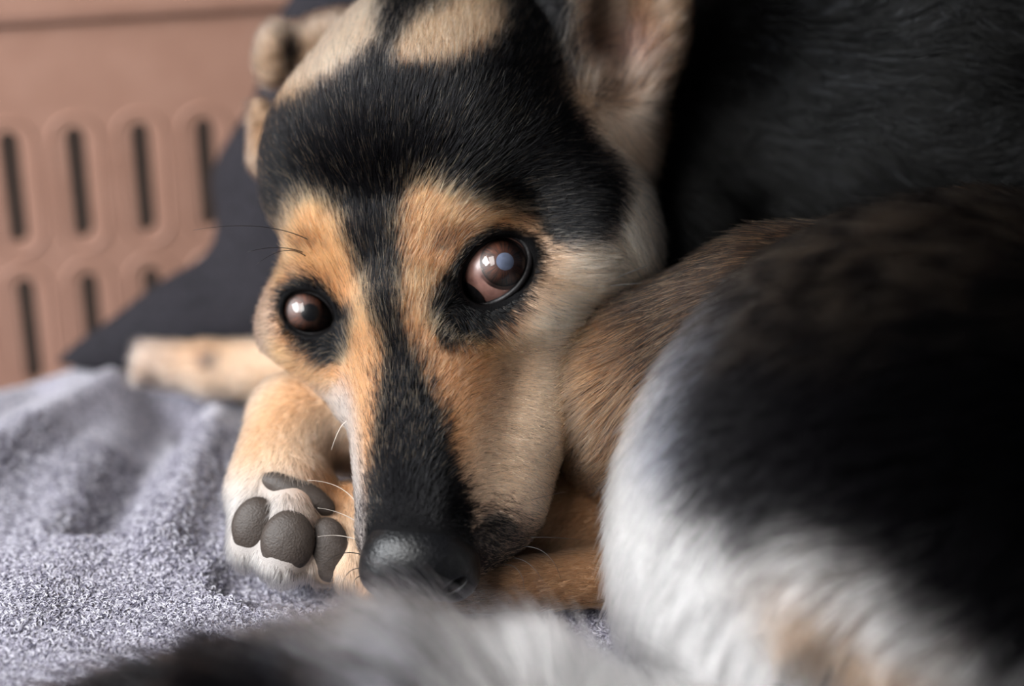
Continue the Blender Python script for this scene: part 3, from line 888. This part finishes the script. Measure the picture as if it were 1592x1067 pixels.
def wool(nt, out):
    tc = node(nt, 'ShaderNodeTexCoord')
    n1 = node(nt, 'ShaderNodeTexNoise'); n1.inputs['Scale'].default_value = 620; n1.inputs['Detail'].default_value = 3; n1.inputs['Roughness'].default_value = 0.7
    n2 = node(nt, 'ShaderNodeTexNoise'); n2.inputs['Scale'].default_value = 90; n2.inputs['Detail'].default_value = 3
    r1 = node(nt, 'ShaderNodeValToRGB'); cr = r1.color_ramp
    cr.elements[0].color = (*lin(72, 71, 84), 1); cr.elements[0].position = 0.33
    cr.elements[1].color = (*lin(172, 169, 178), 1); cr.elements[1].position = 0.68
    e = cr.elements.new(0.5); e.color = (*lin(114, 111, 122), 1)
    mx = node(nt, 'ShaderNodeMix', data_type='RGBA', blend_type='MULTIPLY'); mx.inputs['Factor'].default_value = 0.4
    bs = node(nt, 'ShaderNodeBsdfPrincipled'); bs.inputs['Roughness'].default_value = 0.9; bs.inputs['Specular IOR Level'].default_value = 0.1
    bs.inputs['Sheen Weight'].default_value = 0.3
    bp = node(nt, 'ShaderNodeBump'); bp.inputs['Strength'].default_value = 0.9; bp.inputs['Distance'].default_value = 0.0012
    L = nt.links.new
    L(tc.outputs['Object'], n1.inputs['Vector']); L(tc.outputs['Object'], n2.inputs['Vector'])
    L(n1.outputs['Fac'], r1.inputs[0]); L(r1.outputs[0], mx.inputs[6]); L(n2.outputs['Color'], mx.inputs[7])
    L(r1.outputs[0], bs.inputs['Base Color']); L(n1.outputs['Fac'], bp.inputs['Height']); L(bp.outputs[0], bs.inputs['Normal']); L(bs.outputs[0], out.inputs[0])
M_WOOL = material('grey_wool', wool)
blanket = root_empty('blanket', (0, 0, -0.043), 'mottled lavender-grey wool blanket with soft folds under the dog', 'blanket')
mesh_obj('cloth', q3, bf, M_WOOL, blanket, world=False)
# loose curly fibres of the wool
nfz = int(90000 * HAIR)
fx, fy = rng.uniform(-21, 8, nfz), rng.uniform(-11, 8, nfz)
fz = blanket_z(fx, fy) - press(fx, fy) + 0.05 * wave(np.stack([fx, fy, blanket_z(fx, fy)], 1), 0.9, 21) - 0.05
base = Winv(np.stack([fx, fy, fz], 1) * 0.01)
fp = np.empty((nfz, 5, 3)); fp[:, 0] = base
ang = rng.uniform(0, 6.28, nfz); curl = rng.normal(size=nfz) * 1.3
el = rng.uniform(0.2, 0.9, nfz)
for k in range(1, 5):
    a = ang + curl * k; e_ = el * (1.6 - 0.75 * k)
    stp = np.stack([np.cos(a) * np.cos(e_), np.sin(a) * np.cos(e_), np.sin(e_)], 1) * (rng.uniform(0.05, 0.085, nfz))[:, None]
    fp[:, k] = fp[:, k - 1] + (Winv(stp * 0.01) - Winv(np.zeros(3)))
shade = rng.random(nfz)
fc = np.where((shade < 0.22)[:, None], lin(78, 76, 88), np.where((shade < 0.72)[:, None], lin(124, 121, 132), lin(166, 164, 172)))
def fibre(nt, out):
    at = node(nt, 'ShaderNodeAttribute', attribute_name='coat')
    bs = node(nt, 'ShaderNodeBsdfPrincipled'); bs.inputs['Roughness'].default_value = 0.85; bs.inputs['Specular IOR Level'].default_value = 0.15
    nt.links.new(at.outputs['Color'], bs.inputs['Base Color']); nt.links.new(bs.outputs[0], out.inputs[0])
M_FIBRE = material('wool_fibre', fibre)
curves('wool_pile', fp, np.full((nfz, 5), 0.018), fc, M_FIBRE, blanket)

# ---------------------------------------------------------------- cushion behind the dog
CUSH = [*K((600, -60, -17.5, 3.4), (487, 300, -17.0, 3.5), (490, 430, -16.4, 3.1)), *K((490, 440, -16.4, 3.0), (300, 510, -16.2, 1.9), (105, 580, -16.0, 0.75))]
def f_cush(p):
    r = group_sd(CUSH, p, 1.6)
    r = r + 0.10 * np.sin(p[:, 0] * 0.9 + p[:, 1] * 0.5) + 0.06 * np.sin(p[:, 1] * 1.7 - p[:, 0])
    w = W(p) * 100
    r = np.maximum(r, -((w - np.array([-16, 19.0, 0])) @ (np.array([0.23, -1, 0]) / math.hypot(1, 0.23))) + 0.75)
    return np.maximum(r, -w[:, 2] + 0.12)
v, f = surface(f_cush, (-21, -6, -23), (2, 15, -11.5), 0.25)
M_CUSH = simple_mat('charcoal_fabric', lin(22, 21, 24), lin(33, 31, 36), 0.9, 420, 0.6, spec=0.15)
cu = mesh_obj('cushion', relax(v, f, 2), f, M_CUSH)
cu['label'] = 'dark charcoal fabric cushion slumped between the dog and the tan slotted basket'; cu['category'] = 'cushion'

# ---------------------------------------------------------------- basket
M_BASK = simple_mat('tan_plastic', lin(138, 104, 89), lin(144, 110, 95), 0.5, 60, 0.08, spec=0.4)
basket = root_empty('basket', (0, 0.19, -0.05), 'tan plastic dog basket with upright slots in its wall, behind the dog', 'basket')
Y0, SL = 19.0, 0.23
sdir = np.array([1, SL, 0]) / math.hypot(1, SL); ndir = np.array([SL, -1, 0]) / math.hypot(1, SL)
def wp(s, hgt, off=0.0):
    return np.array([-16, Y0, 0]) + sdir * s + np.array([0, 0, hgt]) + ndir * off
def to_s(px, py):
    w = wallpt(px, py, Y0, SL); return (w - np.array([-16, Y0, 0])) @ sdir, w[2]
A1, A2, A3 = to_s(21, 293), to_s(222, 272), to_s(45, 515)
PIT = (A2[0] - A1[0]) / 2
ROW = [A1[1], A1[1] - abs(A1[1] - A3[1])]
print('slots', A1, A2, A3, 'pitch', PIT)
SW, SH = 0.36, 2.36            # slot half width / half height
def stadium(w, hh, n=32):
    """upright slot outline, counter-clockwise from the lower right: n/4 points a side, n/4 round each end"""
    m = n // 4; r = []
    for k in range(m): r.append((w, -(hh - w) + 2 * (hh - w) * k / m))
    for k in range(m): a = math.pi * k / m; r.append((w * math.cos(a), hh - w + w * math.sin(a)))
    for k in range(m): r.append((-w, (hh - w) - 2 * (hh - w) * k / m))
    for k in range(m): a = math.pi * (1 + k / m); r.append((w * math.cos(a), -(hh - w) + w * math.sin(a)))
    return r
def cell_border(w, hh, n=32):
    m = n // 4; r = []
    for k in range(m): r.append((w, -hh + 2 * hh * k / m))
    for k in range(m): r.append((w - 2 * w * k / m, hh))
    for k in range(m): r.append((-w, hh - 2 * hh * k / m))
    for k in range(m): r.append((-w + 2 * w * k / m, -hh))
    return r
rows_all = [ROW[0], ROW[1]]
cellh = (ROW[0] - ROW[1])
V, Fs = [], []
def add_panel(thick):
    ncol0, ncol1 = -3, 16
    n = 32
    for zc in rows_all:
        for cidx in range(ncol0, ncol1):
            sc_ = A1[0] + cidx * PIT
            ring = stadium(SW, SH, n)
            out_ = cell_border(PIT / 2, cellh / 2, n)
            for side, off in ((0, 0.0), (1, -thick)):
                b0 = len(V)
                for (u, w) in ring: V.append(wp(sc_ + u, zc + w, off))
                for (u, w) in out_: V.append(wp(sc_ + u, zc + w, off))
                for k in range(n):
                    k2 = (k + 1) % n
                    q = (b0 + k, b0 + k2, b0 + n + k2, b0 + n + k)
                    Fs.append(q if side else q[::-1])
                if side == 0: f0 = b0
            for k in range(n):
                k2 = (k + 1) % n
                Fs.append((f0 + k, f0 + k2, b0 + k2, b0 + k))
add_panel(0.35)
mesh_obj('wall_panel', V, Fs, M_BASK, basket, smooth=False, world=False)
s0, s1 = A1[0] - 3.5 * PIT, A1[0] + 15.5 * PIT
ztop = ROW[0] + cellh / 2
zbot = ROW[1] - cellh / 2
def strip(profile):
    """extrude a (height, offset) profile along the wall"""
    V, Fs = [], []
    m = len(profile)
    for s in np.linspace(s0, s1, 12):
        for hgt, off in profile: V.append(wp(s, hgt, off))
    for i in range(11):
        for k in range(m):
            k2 = (k + 1) % m
            Fs.append((i * m + k, i * m + k2, (i + 1) * m + k2, (i + 1) * m + k))
    return V, Fs
hled = to_s(60, 30)[1]
V, Fs = strip([(ztop, 0.0), (hled - .15, 0.0), (hled - .15, -0.35), (ztop, -0.35)])
mesh_obj('upper_wall', V, Fs, M_BASK, basket, smooth=False, world=False)
V, Fs = strip([(hled - .15, 0.0), (hled - .05, 0.28), (hled + .3, 0.36), (hled + 4.2, 0.36), (hled + 4.5, 0.1), (hled + 4.5, -0.5), (hled - .15, -0.35)])
mesh_obj('rim', V, Fs, M_BASK, basket, smooth=False, world=False)
V, Fs = strip([(zbot, 0.0), (zbot, -0.35), (-5.0, -0.35), (-5.0, 24.0), (-4.6, 24.0), (-4.6, 0.3), (-4.3, 0.0)])
mesh_obj('base', V, Fs, M_BASK, basket, smooth=False, world=False)
# raised moulding around every slot
rim_me = None
for zc in rows_all:
    for cidx in range(-1, 9):
        sc_ = A1[0] + cidx * PIT
        if rim_me is None:
            loops = [stadium(0.92, 2.80, 32), stadium(0.96, 2.84, 32), stadium(1.02, 2.9, 32), stadium(1.06, 2.94, 32)]
            offs = [0.0, 0.07, 0.07, 0.0]
            RV = [sdir * u + np.array([0, 0, w]) + ndir * o_ for lp, o_ in zip(loops, offs) for (u, w) in lp]
            RF = [(i * 32 + k, (i + 1) * 32 + k, (i + 1) * 32 + (k + 1) % 32, i * 32 + (k + 1) % 32) for i in range(3) for k in range(32)]
            rim_me = bpy.data.meshes.new('slot_moulding')
            rim_me.from_pydata([tuple(q * 0.01) for q in RV], [], RF); rim_me.materials.append(M_BASK); rim_me.update()
        o = bpy.data.objects.new('slot_moulding', rim_me); C.objects.link(o); o.parent = basket
        o.location = Vector(wp(sc_, zc) * 0.01) - basket.location

# ---------------------------------------------------------------- room beyond
M_FLOOR = simple_mat('dark_floor', lin(34, 25, 20), lin(46, 34, 28), 0.6, 12, 0.1, stretch=(1, 8, 1))
fl = mesh_obj('floor', [(-200, -120, -5), (200, -120, -5), (200, 160, -5), (-200, 160, -5), (-200, -120, -8), (200, -120, -8), (200, 160, -8), (-200, 160, -8)],
              [(0, 1, 2, 3), (7, 6, 5, 4), (0, 4, 5, 1), (1, 5, 6, 2), (2, 6, 7, 3), (3, 7, 4, 0)], M_FLOOR, smooth=False, world=False)
fl['kind'] = 'structure'
M_WALL = simple_mat('room_wall', lin(36, 27, 22), lin(44, 33, 27), 0.85, 30, 0.1)
wl = mesh_obj('wall_back', [(-200, 60, -5), (200, 60, -5), (200, 60, 140), (-200, 60, 140), (-200, 64, -5), (200, 64, -5), (200, 64, 140), (-200, 64, 140)],
              [(0, 1, 2, 3), (7, 6, 5, 4), (0, 4, 5, 1), (1, 5, 6, 2), (2, 6, 7, 3), (3, 7, 4, 0)], M_WALL, smooth=False, world=False)
wl['kind'] = 'structure'
